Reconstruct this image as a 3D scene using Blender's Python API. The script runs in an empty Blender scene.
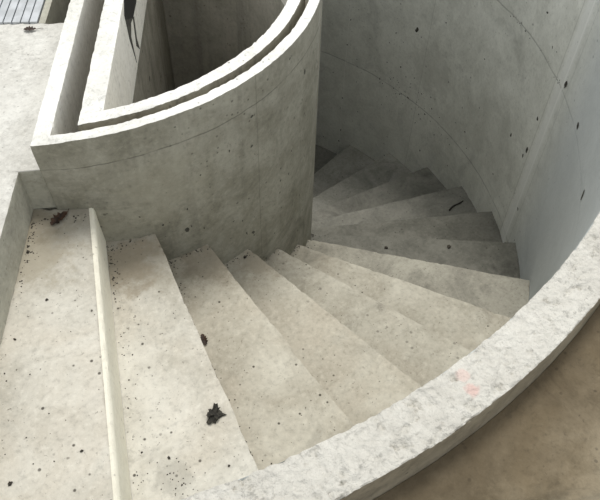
import bpy, bmesh, math, random
from mathutils import Vector, noise
random.seed(7)
C = bpy.context.scene.collection
sc = bpy.context.scene
PI = math.pi
R = math.radians

# ---------------------------------------------------------------- layout (metres, stair axis at origin)
RI, RO, RW = 1.024, 2.15, 2.272          # drum face, outer wall inner face, outer wall outer face
RISE, DTH, TH0 = 0.17, 10.47, 248.12     # rise, degrees per step, first nosing
ZR, ZL = 0.31, 0.17                      # wall tops, landing level
ANG = 57.4                               # bearing of the straight double wall
U = Vector((math.cos(R(ANG)), math.sin(R(ANG)), 0))
M = Vector((U.y, -U.x, 0))
def sm(s, m, z=0.0):
    p = U * s + M * m
    return Vector((p.x, p.y, z))
def pol(r, deg, z=0.0):
    return Vector((r * math.cos(R(deg)), r * math.sin(R(deg)), z))

# ---------------------------------------------------------------- materials
def lin(c):
    return tuple([((v / 255) / 12.92 if v <= 10 else ((v / 255 + 0.055) / 1.055) ** 2.4) for v in c] + [1.0])
class NT:
    def __init__(s, name):
        s.m = bpy.data.materials.new(name); s.m.use_nodes = True
        s.t = s.m.node_tree; s.t.nodes.clear()
        s.out = s.n('ShaderNodeOutputMaterial'); s.b = s.n('ShaderNodeBsdfPrincipled')
        s.t.links.new(s.b.outputs[0], s.out.inputs[0])
        s.tc = s.n('ShaderNodeTexCoord').outputs['Object']
    def n(s, t): return s.t.nodes.new(t)
    def l(s, a, b): s.t.links.new(a, b)
    def put(s, inp, v):
        if hasattr(v, 'node'): s.l(v, inp)
        else: inp.default_value = v
    def math(s, op, a, b=0.0, c=None, clamp=False):
        n = s.n('ShaderNodeMath'); n.operation = op; n.use_clamp = clamp
        s.put(n.inputs[0], a); s.put(n.inputs[1], b)
        if c is not None: s.put(n.inputs[2], c)
        return n.outputs[0]
    def scale(s, v, sx, sy, sz, off=(0, 0, 0)):
        n = s.n('ShaderNodeMapping'); s.l(v, n.inputs[0])
        n.inputs['Scale'].default_value = (sx, sy, sz); n.inputs['Location'].default_value = off
        return n.outputs[0]
    def noise(s, v, sc, det=4, rough=0.55, dist=0.0):
        n = s.n('ShaderNodeTexNoise'); s.l(v, n.inputs['Vector'])
        n.inputs['Scale'].default_value = sc; n.inputs['Detail'].default_value = det
        n.inputs['Roughness'].default_value = rough; n.inputs['Distortion'].default_value = dist
        return n.outputs[0]
    def voro(s, v, sc, rnd=1.0):
        n = s.n('ShaderNodeTexVoronoi'); s.l(v, n.inputs['Vector']); n.inputs['Scale'].default_value = sc
        n.inputs['Randomness'].default_value = rnd
        return n.outputs['Distance'], n.outputs['Color']
    def ramp(s, f, lo, hi, a=0.0, b=1.0):
        n = s.n('ShaderNodeMapRange'); n.interpolation_type = 'SMOOTHSTEP'
        s.put(n.inputs[0], f); n.inputs[1].default_value = lo; n.inputs[2].default_value = hi
        n.inputs[3].default_value = a; n.inputs[4].default_value = b
        return n.outputs[0]
    def mix(s, f, a, b, mode='MIX'):
        n = s.n('ShaderNodeMix'); n.data_type = 'RGBA'; n.blend_type = mode
        s.put(n.inputs[0], f)
        s.put(n.inputs[6], a); s.put(n.inputs[7], b)
        return n.outputs[2]

def concrete(name, light, dark, mott=1.0, streak=0.0, speck=0.5, pits=0.5, bump=0.3, rough_top=0.0,
             joints=(), vjoints=(), spots=(), warm=None, stain=0.0, bluish=None, grain=1.0, foot=0.0, rings=()):
    k = NT(name); v = k.tc
    big = k.noise(v, 1.7, 4, .6, .4)
    med = k.noise(v, 7, 6, .62, .6)
    fine = k.noise(v, 55, 5, .7)
    f = k.math('ADD', k.math('MULTIPLY', big, .45), k.math('MULTIPLY', med, .55))
    f = k.ramp(f, .5 - .22 / mott, .5 + .22 / mott)
    col = k.mix(f, lin(dark), lin(light))
    if warm:
        w = k.ramp(k.noise(k.scale(v, 1, 1, 1, (5, 3, 1)), 3.2, 5, .6, .8), .42, .66)
        col = k.mix(k.math('MULTIPLY', w, .6), col, lin(warm))
    if streak:
        st = k.noise(k.scale(v, 16, 16, .7), 1.0, 5, .6, .3)
        col = k.mix(k.math('MULTIPLY', k.ramp(st, .5, .72), streak), col, lin(tuple(int(c * .72) for c in dark)))
        st2 = k.noise(k.scale(v, 9, 9, .45, (4, 9, 2)), 1.0, 4, .6, .2)
        col = k.mix(k.math('MULTIPLY', k.ramp(st2, .5, .8), streak * .4), col, lin(tuple(min(255, int(c * 1.12)) for c in light)))
    # grain
    col = k.mix(k.math('MULTIPLY', k.ramp(fine, .5, .7), .28 * grain), col, lin(tuple(int(c * .62) for c in dark)))
    col = k.mix(k.math('MULTIPLY', k.ramp(fine, .5, .3), .3 * grain), col, lin(tuple(min(255, int(c * 1.1)) for c in light)))
    if stain:
        a = k.noise(k.scale(v, 1, 1, 1, (2, 7, 4)), 2.6, 7, .68, 1.2)
        col = k.mix(k.math('MULTIPLY', k.ramp(a, .54, .7), stain), col, lin(tuple(int(c * .6) for c in dark)))
    # specks: scattered dark grit, denser in patches
    d, cc = k.voro(v, 42)
    sep = k.n('ShaderNodeSeparateColor'); k.l(cc, sep.inputs[0])
    dens = k.math('ADD', k.math('MULTIPLY', k.noise(v, 3.1, 3, .5), 1.3), k.math('MULTIPLY', sep.outputs[0], .8))
    sp = k.math('MULTIPLY', k.ramp(d, .24, .12), k.ramp(dens, 1.36, 1.44))
    col = k.mix(k.math('MULTIPLY', sp, speck), col, lin((52, 46, 38)))
    n2 = k.noise(k.scale(v, 1, 1, 1, (.3, .7, .1)), 95, 3, .6, .4)
    sp2 = k.math('MULTIPLY', k.ramp(n2, .655, .70), k.ramp(k.noise(v, 4.3, 4, .6), .44, .62, .35, 1))
    col = k.mix(k.math('MULTIPLY', sp2, speck * .85), col, lin((66, 58, 48)))
    pit = None
    if pits:
        d3, c3 = k.voro(k.scale(v, 1, 1, 1, (.9, .2, .5)), 17)
        sep3 = k.n('ShaderNodeSeparateColor'); k.l(c3, sep3.inputs[0])
        pit = k.math('MULTIPLY', k.ramp(d3, .13, .07), k.ramp(sep3.outputs[2], .82, .86))
        col = k.mix(k.math('MULTIPLY', pit, pits), col, lin((48, 46, 40)))
    sx = k.n('ShaderNodeSeparateXYZ'); k.l(v, sx.inputs[0])
    wob = k.math('MULTIPLY', k.math('SUBTRACT', k.noise(v, 3, 5, .6), .5), .035)
    jb = None
    for (z0, wd, amt) in joints:
        dz = k.math('ABSOLUTE', k.math('ADD', k.math('SUBTRACT', sx.outputs[2], z0), wob))
        brk = k.ramp(k.noise(v, 9, 4, .6), .36, .52, .25, 1)
        j = k.math('MULTIPLY', k.ramp(dz, wd, wd * .25), brk)
        col = k.mix(k.math('MULTIPLY', j, amt), col, lin((58, 55, 47)))
        g = k.ramp(k.math('ABSOLUTE', k.math('ADD', k.math('SUBTRACT', sx.outputs[2], z0 - .03), wob)), .05, .0)
        col = k.mix(k.math('MULTIPLY', g, amt * .25), col, lin(light))
        jb = j if jb is None else k.math('MAXIMUM', jb, j)
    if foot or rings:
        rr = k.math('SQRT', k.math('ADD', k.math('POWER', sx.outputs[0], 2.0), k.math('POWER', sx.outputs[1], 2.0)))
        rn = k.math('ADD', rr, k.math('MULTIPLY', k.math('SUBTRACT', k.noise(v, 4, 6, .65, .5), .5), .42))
        if foot: col = k.mix(k.math('MULTIPLY', k.ramp(rn, 1.42, 1.02), foot), col, lin((112, 105, 88)))  # grime plus some ambient shade, painted darker towards the drum
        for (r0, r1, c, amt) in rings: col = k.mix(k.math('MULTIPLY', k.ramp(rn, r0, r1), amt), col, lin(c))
    if vjoints or bluish:
        th = k.math('ARCTAN2', sx.outputs[1], sx.outputs[0])
        for (deg, wd, amt, shade) in vjoints:
            a = R(deg if deg <= 180 else deg - 360)
            da = k.math('ABSOLUTE', k.math('ADD', k.math('SUBTRACT', th, a), k.math('MULTIPLY', wob, .12)))
            col = k.mix(k.math('MULTIPLY', k.ramp(da, wd, wd * .3), amt), col, lin(shade))
        if bluish:
            (d0, d1, bc) = bluish
            col = k.mix(k.math('MULTIPLY', k.ramp(th, R(d0 - 360), R(d1 - 360), 1, 0), .7), col, lin(bc))
    for (p, rad, c, amt) in spots:
        dn = k.n('ShaderNodeVectorMath'); dn.operation = 'DISTANCE'; k.l(v, dn.inputs[0]); dn.inputs[1].default_value = p
        dd = k.math('ADD', dn.outputs['Value'], k.math('MULTIPLY', k.math('SUBTRACT', k.noise(v, 14, 5, .7), .5), rad * 2.2))
        col = k.mix(k.math('MULTIPLY', k.ramp(dd, rad, rad * .45), amt), col, lin(c))
    k.b.inputs['Roughness'].default_value = .88
    k.b.inputs['Specular IOR Level'].default_value = .25
    h = k.math('ADD', k.math('MULTIPLY', med, .35), k.math('MULTIPLY', fine, .3))
    if rough_top:
        r1 = k.noise(v, 34, 6, .6, .2)
        h = k.math('ADD', h, k.math('MULTIPLY', r1, rough_top))
        r2 = k.noise(k.scale(v, 1, 1, 1, (6, 6, 6)), 60, 8, .7, .6)  # dark flecks painted in for the shadowed pits of the relief
        pt = k.ramp(k.noise(v, 5, 4, .6), .40, .62, .15, 1)
        col = k.mix(k.math('MULTIPLY', k.math('MULTIPLY', k.ramp(r2, .52, .66), pt), .5 * min(1, rough_top)), col, lin(tuple(int(c * .58) for c in dark)))
    k.l(col, k.b.inputs['Base Color'])
    if pit is not None: h = k.math('SUBTRACT', h, k.math('MULTIPLY', pit, .4))
    if jb is not None: h = k.math('SUBTRACT', h, k.math('MULTIPLY', jb, .25))
    bp = k.n('ShaderNodeBump'); bp.inputs['Strength'].default_value = bump; bp.inputs['Distance'].default_value = .02
    k.l(h, bp.inputs['Height']); k.l(bp.outputs[0], k.b.inputs['Normal'])
    return k.m

def plain(name, c, rough=.8, var=.3, sc_=40):
    k = NT(name)
    f = k.noise(k.tc, sc_, 5, .6)
    k.l(k.mix(k.ramp(f, .35, .65), lin(tuple(int(x * (1 - var)) for x in c)), lin(c)), k.b.inputs['Base Color'])
    k.b.inputs['Roughness'].default_value = rough
    return k.m

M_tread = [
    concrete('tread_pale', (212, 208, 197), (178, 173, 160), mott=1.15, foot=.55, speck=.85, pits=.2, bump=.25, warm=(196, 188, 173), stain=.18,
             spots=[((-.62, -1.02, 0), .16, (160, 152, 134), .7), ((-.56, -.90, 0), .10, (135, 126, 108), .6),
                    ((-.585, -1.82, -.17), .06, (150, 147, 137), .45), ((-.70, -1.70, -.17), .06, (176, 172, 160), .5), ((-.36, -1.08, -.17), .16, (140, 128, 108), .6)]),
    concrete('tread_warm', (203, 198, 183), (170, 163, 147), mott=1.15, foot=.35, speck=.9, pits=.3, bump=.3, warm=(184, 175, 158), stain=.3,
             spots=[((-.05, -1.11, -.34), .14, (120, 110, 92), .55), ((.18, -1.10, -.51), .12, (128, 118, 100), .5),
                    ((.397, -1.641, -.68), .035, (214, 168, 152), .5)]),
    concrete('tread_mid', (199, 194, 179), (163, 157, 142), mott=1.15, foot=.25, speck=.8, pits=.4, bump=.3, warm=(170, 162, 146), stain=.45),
    concrete('tread_shaded', (124, 122, 113), (94, 93, 85), mott=1.3, speck=.7, pits=.6, bump=.3, stain=.5),  # darker copy of the tread concrete, shade of the bend put into the colour
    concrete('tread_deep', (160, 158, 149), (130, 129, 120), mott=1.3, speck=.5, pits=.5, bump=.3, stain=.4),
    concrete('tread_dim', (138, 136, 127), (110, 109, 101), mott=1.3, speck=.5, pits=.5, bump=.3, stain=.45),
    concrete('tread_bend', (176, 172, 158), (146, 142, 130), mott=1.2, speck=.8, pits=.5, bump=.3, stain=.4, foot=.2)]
M_riser = concrete('riser_plaster', (238, 234, 218), (220, 214, 196), mott=.7, speck=.35, pits=0, bump=.15, grain=.6)
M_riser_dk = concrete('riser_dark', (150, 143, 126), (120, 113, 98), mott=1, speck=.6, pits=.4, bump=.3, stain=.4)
M_outer = concrete('wall_cast_concrete', (234, 235, 226), (204, 205, 195), mott=1.1, streak=0, speck=.25, pits=.5, bump=.22, stain=.25, grain=.7,
                   joints=((-.268, .006, .35), (-1.30, .006, .4)),
                   vjoints=((326.0, .030, .55, (238, 239, 234)), (323.9, .0025, .2, (124, 126, 118)), (327.6, .003, .25, (130, 130, 120)), (325.4, .004, .6, (246, 246, 240)),
                            (358.8, .0015, .28, (120, 120, 110)), (16.6, .002, .5, (236, 235, 228))),
                   bluish=(316, 328, (186, 192, 194)),  # blue cast of the sky painted onto this stretch of wall
                   spots=[(tuple(pol(2.15, 357, -.98)), .25, (150, 149, 138), .25), (tuple(pol(2.15, 338, -1.0)), .4, (168, 167, 156), .2)])
M_rim = concrete('rim_rough_concrete', (222, 219, 210), (196, 192, 182), mott=.8, speck=.25, pits=0, bump=.62, rough_top=2.6, stain=0, grain=.5,
                 spots=[((.012, -2.185, .31), .018, (232, 186, 176), .35), ((.000, -2.225, .31), .022, (230, 166, 156), .4)])
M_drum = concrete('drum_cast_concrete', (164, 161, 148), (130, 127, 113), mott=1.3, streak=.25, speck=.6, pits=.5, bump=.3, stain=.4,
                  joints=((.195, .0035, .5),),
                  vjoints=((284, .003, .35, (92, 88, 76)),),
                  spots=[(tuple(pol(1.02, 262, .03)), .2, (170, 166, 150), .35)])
M_rimside = concrete('rim_outer_face', (150, 142, 124), (112, 104, 88), mott=1.2, speck=.5, pits=.3, bump=.3, stain=.4)  # darkened because it faces away from the light: shade in the colour
M_drumtop = concrete('drum_top_concrete', (244, 243, 238), (218, 216, 208), mott=1.2, speck=.5, pits=.3, bump=.5, rough_top=.9, grain=.9)
M_gap = concrete('slot_face_concrete', (196, 191, 176), (160, 155, 140), mott=1.2, streak=.6, speck=.4, pits=.4, bump=.3)
M_gapd = concrete('slot_outer_face', (158, 153, 138), (122, 117, 103), mott=1.2, streak=.6, speck=.4, pits=.4, bump=.3)
M_round = concrete('shaft_round_concrete', (188, 184, 172), (158, 154, 142), mott=1.3, streak=.4, speck=.5, pits=.5, bump=.2)
M_core = concrete('shaft_dark_concrete', (168, 164, 151), (138, 134, 121), mott=1.3, streak=.5, speck=.5, pits=.8, bump=.25, stain=.4)
M_lit = concrete('parapet_face_concrete', (243, 240, 230), (226, 222, 210), mott=.9, streak=.25, speck=.3, pits=.2, bump=.2)  # paler concrete, brightness of the lit leaf faces put into the colour
M_land = concrete('landing_concrete', (222, 220, 213), (192, 189, 181), mott=1.1, speck=.5, pits=.2, bump=.45, rough_top=.6, stain=.25)
M_landside = concrete('landing_edge_concrete', (190, 188, 174), (158, 155, 142), mott=1.2, speck=.4, pits=.3, bump=.3, stain=.3)
M_ground = concrete('dirty_ground_concrete', (134, 122, 101), (94, 84, 66), mott=1.4, speck=.6, pits=.2, rings=((2.40, 2.72, (184, 174, 152), .6), (2.5, 2.3, (84, 73, 56), .6)), bump=.4, rough_top=.5, stain=.7, warm=(120, 106, 82))  # brown dirt, with the rim's shadow painted in as a darker inner band
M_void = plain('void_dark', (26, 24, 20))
M_leaf = plain('dry_leaf', (72, 48, 30), .7, .5)
M_clump = plain('dark_soil_clump', (64, 61, 53), .95, .5, 90)
M_pebble = plain('pebble_dark', (70, 64, 54), .9, .4, 60)
M_paint = plain('slat_grey', (196, 199, 202), .6, .12, 12)

# ---------------------------------------------------------------- mesh helpers
def finish(name, bm, mats, parent=None, loc=None):
    bmesh.ops.recalc_face_normals(bm, faces=bm.faces)
    for f in bm.faces: f.smooth = True
    for e in bm.edges:
        if len(e.link_faces) == 2:
            e.smooth = e.calc_face_angle(0) < R(38)
    me = bpy.data.meshes.new(name)
    bm.to_mesh(me); bm.free()
    for m in (mats if isinstance(mats, (list, tuple)) else [mats]): me.materials.append(m)
    o = bpy.data.objects.new(name, me); C.objects.link(o)
    if parent: o.parent = parent
    return o
def tag(o, label=None, cat=None, group=None, kind=None):
    if label: o['label'] = label
    if cat: o['category'] = cat
    if group: o['group'] = group
    if kind: o['kind'] = kind
    return o
def empty(name, loc=(0, 0, 0)):
    o = bpy.data.objects.new(name, None); C.objects.link(o); o.location = loc; o.empty_display_size = .1
    return o
def fbm(p, s, o=4):
    return noise.fractal(Vector(p) * s, 0.9, 2.1, o, noise_basis='PERLIN_ORIGINAL')

def grid_block(P, na, nb, ztop, zbot, rough=0.002, chip=0.0, fa=None, fb=None, closed=False, crumble=0.0, topmat=0, sidemats=(1, 1, 1, 1), drops=()):
    """top grid P(a,b) -> (x,y), a,b in 0..1; vertical skirts down to zbot; returned bmesh.
    rough = relief of the top, chip = irregular break of the arrises.  side order: b=0, b=1, a=0, a=1"""
    bm = bmesh.new()
    V = []
    for i in range(na + 1):
        row = []
        a = fa(i / na) if fa else i / na
        for j in range(nb + 1):
            b = fb(j / nb) if fb else j / nb
            p = P(a, b)
            x, y = p[0], p[1]
            z = ztop + rough * (fbm((x, y, 0), 11, 5) + .7 * fbm((x, y, 3), 42, 4))
            cr = fbm((x, y, 9), 26, 4)
            if crumble and cr < -.32: z += rough * 2.2 * (cr + .32) * 3
            if crumble:
                c1 = fbm((x, y, 12), 20, 6) - .1 * fbm((x, y, 2), 4, 2)
                msk = max(0, min(1, .5 + 1.3 * fbm((x, y, 7), 3.3, 3)))
                z -= crumble * (msk * min(1, max(0, c1 - .05) * 5) * (.7 + .5 * fbm((x, y, 15), 60, 3)) + .3 * fbm((x, y, 1), 80, 3))
            e = (j in (0, nb)) or ((i in (0, na)) and not closed)
            if e and chip:
                c = .35 + max(0, fbm((x, y, 5), 30, 5)) * 2.0
                z -= chip * c
                q = P(min(max(a, .0), 1), .5); d = Vector((q[0] - x, q[1] - y, 0))
                if j in (0, nb) and d.length > 0:
                    d.normalize(); x += d.x * chip * c * .45; y += d.y * chip * c * .45
            row.append(bm.verts.new((x, y, z)))
        V.append(row)
    def quad(a, b, c, d, m):
        try: f = bm.faces.new((a, b, c, d)); f.material_index = m
        except ValueError: pass
    ni = na if not closed else na
    for i in range(na):
        for j in range(nb): quad(V[i][j], V[i + 1][j], V[i + 1][j + 1], V[i][j + 1], topmat)
    def skirt(line, pts, m):
        lo = []
        prev = line
        for dz in list(drops) + [None]:
            row = []
            for v, p in zip(line, pts):
                z = zbot if dz is None else ztop - dz
                row.append(bm.verts.new((p[0], p[1], z)))
            for t in range(len(line) - 1): quad(prev[t], prev[t + 1], row[t + 1], row[t], m)
            prev = row
        return prev
    A = [(fa(i / na) if fa else i / na) for i in range(na + 1)]
    B = [(fb(j / nb) if fb else j / nb) for j in range(nb + 1)]
    s0 = skirt([V[i][0] for i in range(na + 1)], [P(a, 0) for a in A], sidemats[0])
    s1 = skirt([V[i][nb] for i in range(na + 1)], [P(a, 1) for a in A], sidemats[1])
    if not closed:
        skirt(V[0], [P(0, b) for b in B], sidemats[2])
        skirt(V[na], [P(1, b) for b in B], sidemats[3])
    for i in range(na): quad(s0[i], s0[i + 1], s1[i + 1], s1[i], sidemats[0])
    bmesh.ops.remove_doubles(bm, verts=bm.verts, dist=1e-5)
    return bm

# ---------------------------------------------------------------- outer cylinder wall
a0, a1 = 237.6, 237.6 + 180.0
def outerP(a, b):
    d = a0 + (a1 - a0) * a
    return pol(RO + (RW - RO) * b, d)
w = finish('wall_outer', grid_block(outerP, 1700, 30, ZR, -4.3, rough=.003, chip=.005, crumble=.010, drops=(.012, .035, .1),
           fa=lambda t: t, sidemats=(1, 2, 1, 1)), [M_rim, M_outer, M_rimside])
tag(w, kind='structure', label='curved outer stairwell wall of cast concrete with rough pale top')
# the half of the cylinder that runs under the landing
def outerQ(a, b): return pol(RO + (RW - RO) * b, a1 + 180.0 * a)
w2 = finish('wall_back', grid_block(outerQ, 120, 2, -.005, -4.3), [M_outer, M_outer])
tag(w2, kind='structure')

# ---------------------------------------------------------------- drum: outer leaf, inner leaf, shaft
def r_foot(deg):
    # the drum face is slightly flattened where it starts beside the landing
    return .978 + (RI - .978) * min(1, max(0, (deg - 237.6) / 18.0))
def leaf_paths(outer):
    """paired boundary points along: straight run from far end to the corner, then arc"""
    if outer: m0, m1, rA, rB, th = .084, .134, RI + .002, .987, 242.2
    else: m0, m1, rA, rB, th = .207, .276, .957, .911, None
    L, Rr = [], []
    # straight part: L has offset m0, R has offset m1
    sA = -math.sqrt(rA ** 2 - m0 ** 2); sB = -math.sqrt(rB ** 2 - m1 ** 2)
    n = 230
    for i in range(n):
        t = i / n
        L.append(sm(.95 + (sA - .95) * t, m0)); Rr.append(sm(.93 + (sB - .93) * t, m1))
    cA = math.degrees(math.atan2(sm(sA, m0).y, sm(sA, m0).x)) % 360
    cB = math.degrees(math.atan2(sm(sB, m1).y, sm(sB, m1).x)) % 360
    e = 360 + 48
    n = 420
    for i in range(n + 1):
        t = i / n
        L.append(pol(rA, cA + (e - cA) * t)); Rr.append(pol(rB, cB + (e - cB) * t))
    return L, Rr
def path_block(L, Rr, nb, ztop, zbot, **kw):
    n = len(L) - 1
    def P(a, b):
        i = min(n, int(round(a * n))); return L[i].lerp(Rr[i], b)
    return grid_block(P, n, nb, ztop, zbot, **kw)
L, Rr = leaf_paths(True)
bm = path_block(L, Rr, 6, ZR - .003, -4.3, rough=.0022, chip=.002, drops=(.01, .03, .307), sidemats=(1, 2, 1, 1))
for v in bm.verts:
    q = math.hypot(v.co.x, v.co.y); d = math.degrees(math.atan2(v.co.y, v.co.x)) % 360
    if v.co.z < .05 and q > 1.0 and 240 < d < 257:
        f = (r_foot(d) + .002) / q; v.co.x *= f; v.co.y *= f
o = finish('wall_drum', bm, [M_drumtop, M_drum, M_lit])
tag(o, kind='structure', label='outer leaf of the inner drum wall, tall curved grey concrete with white top')
# short toe of the drum below landing level, left of the leaf's end
o = finish('wall_drum_toe', grid_block(lambda a, b: pol(r_foot(237.2 + 5.2 * a) - .012 - .09 * b, 237.2 + 5.2 * a), 12, 3, ZL - .05, -.4), [M_drum, M_drum])
tag(o, kind='structure')
L, Rr = leaf_paths(False)
bm = path_block(L, Rr, 7, ZR - .003, 0.0, rough=.0022, chip=.002, drops=(.01, .03), sidemats=(1, 2, 2, 2))
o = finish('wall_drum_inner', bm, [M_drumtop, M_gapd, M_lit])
tag(o, kind='structure', label='inner leaf of the double drum wall, pale concrete with white top')
# lower shaft walls set back under the inner leaf
Ls, Rs = [], []
for i in range(41):
    t = i / 40; Ls.append(sm(.9 - 1.76 * t, .20)); Rs.append(sm(.9 - 1.76 * t, .262))
o = finish('wall_shaft_flat', path_block(Ls, Rs, 2, -.001, -4.3), [M_core, M_core]); tag(o, kind='structure')
o = finish('wall_shaft_round', grid_block(lambda a, b: pol(.957 - .046 * b, 254 + 150 * a), 200, 2, -.001, -4.3), [M_round, M_round]); tag(o, kind='structure')
# bed of the slot between the leaves
Lg, Rg = [], []
for i in range(61):
    t = i / 60; Lg.append(sm(.9 - 1.84 * t, .138)); Rg.append(sm(.9 - 1.84 * t, .2))
bm = path_block(Lg, Rg, 2, -.12, -.2); o = finish('trim_1', bm, [M_core, M_core]); tag(o, kind='structure')
o = finish('trim_2', grid_block(lambda a, b: pol(.986 - .028 * b, 256 + 150 * a), 150, 1, .17, -.2), [M_core, M_core]); tag(o, kind='structure')

# thin dark plate standing on the face of the inner leaf
def slot(name, pts, depth=.004):  # builds a thin dark plate on the face, nothing is cut
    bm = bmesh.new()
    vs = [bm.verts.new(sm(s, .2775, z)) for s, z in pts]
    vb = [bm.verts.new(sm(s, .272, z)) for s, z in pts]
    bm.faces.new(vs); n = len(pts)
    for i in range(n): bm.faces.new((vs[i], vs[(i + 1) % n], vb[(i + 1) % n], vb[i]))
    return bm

# ---------------------------------------------------------------- floors
# landing, fine near the stair head
def landP(a, b):
    s = -2.75 + (-.165 + 2.75) * a
    edge = 0.0044 * (-s) if s < -.979 else .0885
    return sm(s, -.9 + (edge + .9) * b)
def fa(t): return t
o = finish('floor_landing', grid_block(landP, 420, 110, ZL, 0.0, rough=.0018, chip=.004, drops=(.01, .03), sidemats=(1, 1, 1, 1)), [M_land, M_landside])
tag(o, kind='structure', label='pale concrete landing at the head of the stairs')
for nm, s0, s1, m0, m1 in (('floor_landing_far', -2.75, 3, -5, -.9), ('floor_landing_back', 1.0, 3, -.9, .9), ('floor_landing_side', -6, -2.75, -5, 0.0), ('floor_landing_margin', -.165, 1.0, -.9, -.50)):
    o = finish(nm, grid_block(lambda a, b: sm(s0 + (s1 - s0) * a, m0 + (m1 - m0) * b), 30, 30, ZL, 0.0, rough=.001), [M_land, M_landside]); tag(o, kind='structure')
# narrow concrete lip between grate and slot
o = finish('trim_3', grid_block(lambda a, b: sm(-.164 + 1.1 * a, -.078 + .026 * b), 60, 3, ZL, -.2, rough=.001, chip=.002), [M_landside, M_landside]); tag(o, kind='structure')
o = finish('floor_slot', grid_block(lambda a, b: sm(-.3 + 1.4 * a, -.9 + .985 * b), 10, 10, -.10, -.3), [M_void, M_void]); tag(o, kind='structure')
# ground outside the cylinder
def groundP(a, b):
    d = a0 - .0 + 180.0 * a
    r = RW + .001 + (7 - RW) * b
    return pol(r, d)
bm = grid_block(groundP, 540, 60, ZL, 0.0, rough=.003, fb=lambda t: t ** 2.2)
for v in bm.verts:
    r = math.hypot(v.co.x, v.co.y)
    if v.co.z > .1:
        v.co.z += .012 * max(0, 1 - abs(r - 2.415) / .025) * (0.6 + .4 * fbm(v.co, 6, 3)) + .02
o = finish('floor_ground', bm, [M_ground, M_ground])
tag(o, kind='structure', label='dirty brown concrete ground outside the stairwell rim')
# bottom of the well
bm = bmesh.new(); bmesh.ops.create_circle(bm, cap_ends=True, segments=96, radius=2.4)
for v in bm.verts: v.co.z = -4.3
o = finish('floor', bm, [M_core]); tag(o, kind='structure')

# ---------------------------------------------------------------- the stair
stair = empty('spiral_staircase')
tag(stair, 'winding flight of raw concrete wedge steps descending around the curved drum wall', 'staircase')
NST = 24
for k in range(NST):
    t0 = TH0 + (k - 1) * DTH - (.3 if k == 0 else 0); t1 = TH0 + k * DTH
    ri = RI + .002; jit = random.uniform(-.004, .004)
    def P(a, b, t0=t0, t1=t1, k=k):
        r0 = (r_foot(t0 + (t1 - t0) * b) if k < 3 else RI) + .001
        r = r0 + (RO - .001 - r0) * a
        d = t0 + (t1 - t0) * b
        off = 0
        if b > .999:
            x = pol(r, t1); off = (.004 * fbm((x.x * 1., x.y, k), 5, 4) + (.002 if k else 0)) / r * 57.3
        return pol(r, d + off)
    mi = {0: 0, 1: 0, 2: 1, 3: 1, 4: 2, 5: 2, 6: 6, 7: 3, 8: 3, 9: 5, 10: 5, 11: 4, 12: 4}.get(k, 5)  # steps from the bend on take the tones with shade painted in
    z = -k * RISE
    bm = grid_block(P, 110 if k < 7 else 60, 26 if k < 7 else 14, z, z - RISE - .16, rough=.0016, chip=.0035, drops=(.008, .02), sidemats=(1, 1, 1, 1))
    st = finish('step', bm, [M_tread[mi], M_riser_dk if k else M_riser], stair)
# smooth cream render on the first riser
bm = bmesh.new()
pr = []
n = 90
for i in range(n + 1):
    r = .998 + (RO - .004 - .998) * i / n
    base = pol(r, TH0); tv = Vector((-math.sin(R(TH0)), math.cos(R(TH0)), 0))
    g = .001 * fbm(base, 9, 3)
    row = []
    for (dx, z) in ((-.004, .0015), (.004, .0035), (.010 + g, -.001), (.013 + g, -.012), (.014, -.08), (.018, -.168)):
        p = base + tv * dx; row.append(bm.verts.new((p.x, p.y, z)))
    if pr:
        for a, b, c, d in zip(pr, pr[1:], row[1:], row): bm.faces.new((a, b, c, d))
    pr = row
o = finish('riser', bm, [M_riser], stair); tag(o, 'smooth cream riser edge of the top step')

# ---------------------------------------------------------------- marks on walls: tie holes and pitting (surface detail of their walls)
def blob(bm, c, nrm, r, el=1.0, up=Vector((0, 0, 1)), rot=0, lift=.0015):
    nrm = nrm.normalized(); t = up.cross(nrm)
    if t.length < .01: t = Vector((1, 0, 0))
    t.normalize(); b = nrm.cross(t)
    ph = random.uniform(0, 6)
    vs = []
    for i in range(9):
        a = i / 9 * 2 * PI
        rr = r * (1 + .35 * math.sin(2 * a + ph) * .6 + random.uniform(-.22, .22))
        x, y = rr * math.cos(a), rr * el * math.sin(a)
        x, y = x * math.cos(rot) - y * math.sin(rot), x * math.sin(rot) + y * math.cos(rot)
        vs.append(bm.verts.new(c + t * x + b * y + nrm * lift))
    bm.faces.new(vs)
def marks(pts, rad, inward, mat, parent, name='pitting'):
    bm = bmesh.new()
    for (d, z, r, el, rot) in pts:
        c = pol(rad, d, z); nn = pol(1, d) * (-1 if inward else 1)
        blob(bm, c, nn, r, el, rot=rot)
    o = finish(name, bm, [mat], parent); tag(o, kind='stuff'); return o
M_pit = plain('pit_shadow', (84, 81, 72), .95, .3)
WALLMARKS = []
for _ in range(60):   # honeycombed patch along the lower pour joint
    WALLMARKS.append((random.gauss(362, 6), random.gauss(-1.27, .09), random.uniform(.003, .008), random.uniform(.6, 1.3), random.uniform(0, 3)))
for _ in range(26):
    WALLMARKS.append((random.uniform(325, 346), random.gauss(-.268, .012), random.uniform(.002, .006), .7, 0))
for _ in range(40):
    WALLMARKS.append((random.uniform(312, 384), random.uniform(-2.4, -.1), random.uniform(.003, .007), random.uniform(.7, 1.6), 0))
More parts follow.
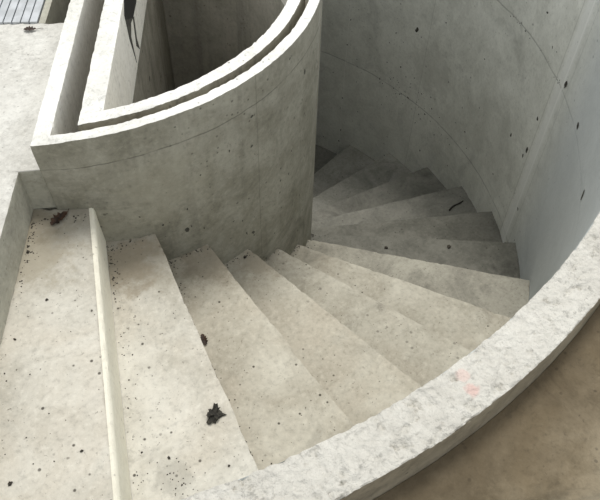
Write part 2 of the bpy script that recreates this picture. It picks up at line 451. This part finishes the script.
for (d, z, r_, el) in ((16.5, -1.16, .008, 1), (16.6, -1.63, .008, 1), (16.6, -2.06, .009, 1), (355.6, -.61, .007, 1), (334.6, -.09, .011, .8), (345.3, -.62, .007, 1),
                       (355.6, -1.16, .007, 1), (355.6, -1.63, .009, 1), (335, -1.16, .008, 1), (345.4, -1.16, .008, 1), (1.6, -.78, .02, 1.3), (328.5, -.54, .012, 1.5),
                       (328.3, -.744, .02, 1.2), (324.7, -1.05, .012, 1), (317.4, -.236, .015, 1.7), (306.2, -.237, .015, 2), (333.7, -.817, .009, 2.6), (324.7, -.226, .018, 1.4),
                       (328.8, -.80, .013, 1), (359, -.42, .008, 1)):
    WALLMARKS.append((d, z, r_, el, 0))
marks([(a, b, c_ * .72, e_, f_) for a, b, c_, e_, f_ in WALLMARKS], RO, True, M_pit, w)
dm = [(random.uniform(244, 306), random.uniform(-.9, .27), random.uniform(.002, .0045), random.uniform(.6, 1.8), 0) for _ in range(46)]
dm += [(282.5, .151, .006, 1, 0), (282.1, .02, .006, 1, 0), (302.2, .12, .006, 2.6, 0), (265.2, -.212, .011, .9, 0), (281.4, -.435, .008, 1, 0), (291.4, -.28, .005, 1, 0)]
marks(dm, RI + .002, False, M_pit, bpy.data.objects['wall_drum'])
bm = bmesh.new()
for (s_, z_, r_) in ((.957, -.90, .016), (.067, -.27, .012), (1.0, -.55, .012), (.4, -.5, .01)): blob(bm, sm(s_, .262, z_), M, r_)
for _ in range(16):
    blob(bm, sm(random.uniform(-.7, .7), .262, random.uniform(-1.8, -.15)), M, random.uniform(.004, .009))
o = finish('pitting', bm, [M_void], bpy.data.objects['wall_shaft_flat']); tag(o, kind='stuff')

# dark patches on the parapet face
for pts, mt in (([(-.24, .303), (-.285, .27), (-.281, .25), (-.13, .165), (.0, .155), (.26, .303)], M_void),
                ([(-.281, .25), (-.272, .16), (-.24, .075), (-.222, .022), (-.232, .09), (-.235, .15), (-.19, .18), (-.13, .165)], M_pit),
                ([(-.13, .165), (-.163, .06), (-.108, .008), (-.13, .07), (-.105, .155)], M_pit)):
    o = finish('dark_patch', slot('dark_patch', pts), [mt], bpy.data.objects['wall_drum_inner'])

# ---------------------------------------------------------------- slatted grate on the landing
g = empty('slatted_grate', sm(-.16, -.3, ZL))
tag(g, 'pale grey slatted grate panel with narrow dark gaps set in the concrete landing', 'grate')
def box(bm, s0, s1, m0, m1, z0, z1):
    vs = [bm.verts.new(sm(s, m, z)) for z in (z0, z1) for s, m in ((s0, m0), (s1, m0), (s1, m1), (s0, m1))]
    for f in ((0, 3, 2, 1), (4, 5, 6, 7), (0, 1, 5, 4), (1, 2, 6, 5), (2, 3, 7, 6), (3, 0, 4, 7)): bm.faces.new([vs[i] for i in f])
def place(o, root):
    o.location = -Vector(root.location)
m1 = -.083; i = 0
while m1 > -.49:
    bm = bmesh.new(); box(bm, -.161, .95, m1 - .0275, m1, ZL - .02, ZL + .004)
    o = finish('slat', bm, [M_paint], g); place(o, g)
    m1 -= .0325
bm = bmesh.new(); box(bm, -.158, .94, -.495, -.084, ZL - .05, ZL - .021)
o = finish('bearer', bm, [M_void], g); place(o, g)

# ---------------------------------------------------------------- litter
def lump(name, c, rx, ry, rz, mat, seed, rot=0, label='', cat='', group=None, spiky=.3, sub=3):
    bm = bmesh.new(); bmesh.ops.create_icosphere(bm, subdivisions=sub, radius=1)
    for v in bm.verts:
        n = 1 + spiky * 2 * fbm(v.co + Vector((seed, 0, 0)), 1.6, 4)
        v.co *= n
        v.co = Vector((v.co.x * rx, v.co.y * ry, max(-.35, v.co.z) * rz + .35 * rz))
    ob = finish(name, bm, [mat]); ob.location = c; ob.rotation_euler.z = rot
    tag(ob, label, cat, group); return ob
def leaf(c, ln, wd, rot, label, curl=.3, stem=True):
    root = empty('dead_leaf', c); root.rotation_euler.z = rot
    bm = bmesh.new(); rows = []
    n = 14
    for i in range(n + 1):
        t = i / n; x = (t - .5) * ln
        hw = wd * .5 * (math.sin(PI * t ** .8) ** .8 if 0 < t < 1 else .02) * (1 + .3 * math.sin(i * 2.3))
        row = []
        for j in range(5):
            y = (j - 2) / 2 * hw
            row.append(bm.verts.new((x, y, .002 + curl * y * y / wd * 2 + .003 * abs(math.sin(i * .9)) + curl * .05 * ln * (2 * t - 1) ** 2)))
        rows.append(row)
    for a, b in zip(rows, rows[1:]):
        for j in range(4): bm.faces.new((a[j], a[j + 1], b[j + 1], b[j]))
    finish('blade', bm, [M_leaf], root)
    if stem:
        bm = bmesh.new(); pr = None
        for i in range(7):
            t = i / 6; x = ln * (.45 + .5 * t); y = .12 * ln * math.sin(t * 2); r = .0012
            row = [bm.verts.new((x, y + r * math.cos(q), .003 + r * math.sin(q))) for q in (0, PI * 2 / 3, PI * 4 / 3)]
            if pr:
                for q in range(3): bm.faces.new((pr[q], pr[(q + 1) % 3], row[(q + 1) % 3], row[q]))
            pr = row
        finish('stem', bm, [M_leaf], root)
    tag(root, label, 'leaf'); return root
leaf(pol(1.02, 242.6, .001) + Vector((-.005, -.015, 0)), .075, .034, R(20), 'dark dry leaf with a stem lying on the top step against the drum wall')
leaf(Vector((-.248, -1.385, -.339)), .05, .022, R(75), 'small curled brown leaf at the foot of the second riser', .5, stem=False)
leaf(Vector((-.198, -.128, .172)), .05, .025, R(-30), 'reddish brown dead leaf on the landing at the edge of the slatted grate', .3)
lump('soil_clump', Vector((-.399, -1.719, -.166)), .019, .018, .010, M_clump, 3, .4, 'black crumbly clump of soil near the nosing of the second step', 'dirt clump', spiky=.75)
for i, (x, y, z, r_, lb) in enumerate((
        (-.637, -1.199, 0, .0065, 'small grey pebble in the middle of the top step'),
        (-.612, -.995, 0, .008, 'dark pebble on the top step close to the landing wall, nearest the drum'),
        (-.765, -1.275, 0, .005, 'tiny dark pebble on the top step beside the landing wall'),
        (-.754, -1.687, 0, .0055, 'dark pebble on the top step near its cream riser'),
        (-.930, -1.663, 0, .008, 'dark angular pebble at the near end of the top step'),
        (-.568, -1.756, -.17, .006, 'dark pebble on the second step beside the grey grime patch'),
        (-.446, -1.872, -.17, .0045, 'tiny dark pebble on the second step at the outer wall'),
        (.135, -1.045, -.51, .010, 'dark stone on the fourth step against the drum wall'),
        (.216, -1.764, -.68, .008, 'dark pebble on the fifth step near the outer wall'),
        (1.073, -.957, -1.19, .013, 'small dark stone in the shaded bend, on the drum side'),
        (1.358, -1.15, -1.19, .017, 'largest black stone on the dark shaded step in the bend'),
        (1.108, -1.667, -1.02, .008, 'dark pebble at the outer end of the step just before the shaded bend'))):
    lump('pebble', Vector((x, y, z + .001)), r_ * .75, r_ * .6, r_ * .45, M_pebble, i * 3.1, i, lb, 'pebble', 'pebbles on the steps', .35, 2)
# twig
bm = bmesh.new(); pr = None
a_, b_ = Vector((1.822, -.766, -1.522)), Vector((1.95, -.752, -1.522))
for i in range(9):
    t = i / 8; p = a_.lerp(b_, t) + Vector((0, .006 * math.sin(t * 5), 0)); r_ = .007 * (1 - .4 * t)
    row = [bm.verts.new((p.x, p.y + r_ * math.cos(q * PI / 3), p.z + r_ * math.sin(q * PI / 3))) for q in range(6)]
    if pr:
        for q in range(6): bm.faces.new((pr[q], pr[(q + 1) % 6], row[(q + 1) % 6], row[q]))
    else: bm.faces.new(row)
    pr = row
bm.faces.new(pr)
tag(finish('twig', bm, [M_clump]), 'short black stick lying on a shaded lower step by the outer wall', 'twig')
# grit swept against risers and walls
bm = bmesh.new()
def crumb(c, r_):
    h = r_ * random.uniform(.5, .9); a = random.uniform(0, 6)
    vs = [bm.verts.new(c + Vector((r_ * random.uniform(.6, 1.2) * math.cos(a + q * 1.26), r_ * random.uniform(.6, 1.2) * math.sin(a + q * 1.26), 0))) for q in range(5)]
    t = bm.verts.new(c + Vector((0, 0, h)))
    for q in range(5): bm.faces.new((vs[q], vs[(q + 1) % 5], t))
for k in range(0, 9):
    z = -k * RISE + .001
    t0 = TH0 + (k - 1) * DTH
    for _ in range(90 if k < 5 else 30):      # along the foot of the riser above
        r_ = random.uniform(RI + .01, RO - .02) if random.random() < .5 else RI + abs(random.gauss(0, .12)) + .01
        crumb(pol(r_, t0 + (1.1 if k == 1 else .35) + abs(random.gauss(0, .7)), z), random.uniform(.001, .0035))
    for _ in range(26):                        # along the drum
        crumb(pol(RI + .006 + abs(random.gauss(0, .015)), t0 + DTH * random.random(), z), random.uniform(.001, .004))
    for _ in range(40):
        crumb(pol(random.uniform(RI + .02, RO - .02), t0 + .3 + (DTH - .6) * random.random(), z), random.uniform(.0008, .0024))
for _ in range(38):
    q = random.gauss(0, 1), random.gauss(0, 1)
    crumb(Vector((-.578 + q[0] * .022, -1.84 + q[1] * .03, -.169)), random.uniform(.0008, .003))
tag(finish('grit', bm, [M_pebble]), 'dark grit scattered over the steps and gathered at the feet of the risers', 'grit', kind='stuff')

# ---------------------------------------------------------------- camera
cam = bpy.data.cameras.new('camera'); co = bpy.data.objects.new('camera', cam); C.objects.link(co); sc.camera = co
F = Vector((0.39471083, 0.5045078, -0.76790314)); Rt = Vector((0.80437883, -0.59365446, 0.02343229)); Up = Vector((0.44404735, 0.62693401, 0.64013725))
from mathutils import Matrix
mw = Matrix((Rt, Up, -F)).transposed().to_4x4(); mw.translation = Vector((-0.76394603, -2.57167266, 1.67772178))
co.matrix_world = mw
cam.sensor_fit = 'HORIZONTAL'; cam.sensor_width = 36; cam.lens = 690.2078 / 600 * 36
cam.shift_x = -(302.75 - 300) / 600; cam.shift_y = (246.594 - 250) / 600
cam.clip_start = .02
sc.cycles.max_bounces = 16; sc.cycles.diffuse_bounces = 12

# ---------------------------------------------------------------- light
wd = bpy.data.worlds.new('world'); sc.world = wd; wd.use_nodes = True
nt = wd.node_tree; nt.nodes.clear()
bg = nt.nodes.new('ShaderNodeBackground'); ow = nt.nodes.new('ShaderNodeOutputWorld')
nt.links.new(bg.outputs[0], ow.inputs[0])
bg.inputs[0].default_value = (.95, .98, 1.0, 1); bg.inputs[1].default_value = .86
sl = bpy.data.lights.new('sun', 'SUN'); so = bpy.data.objects.new('sun', sl); C.objects.link(so)
sl.energy = 1.95; sl.angle = R(18); sl.color = (1, .975, .93)
dirn = M * .15 + U * .75 + Vector((0, 0, 1.9))
so.rotation_euler = dirn.to_track_quat('Z', 'Y').to_euler()
sc.view_settings.view_transform = 'Standard'
sc.view_settings.look = 'None'
sc.view_settings.exposure = .06
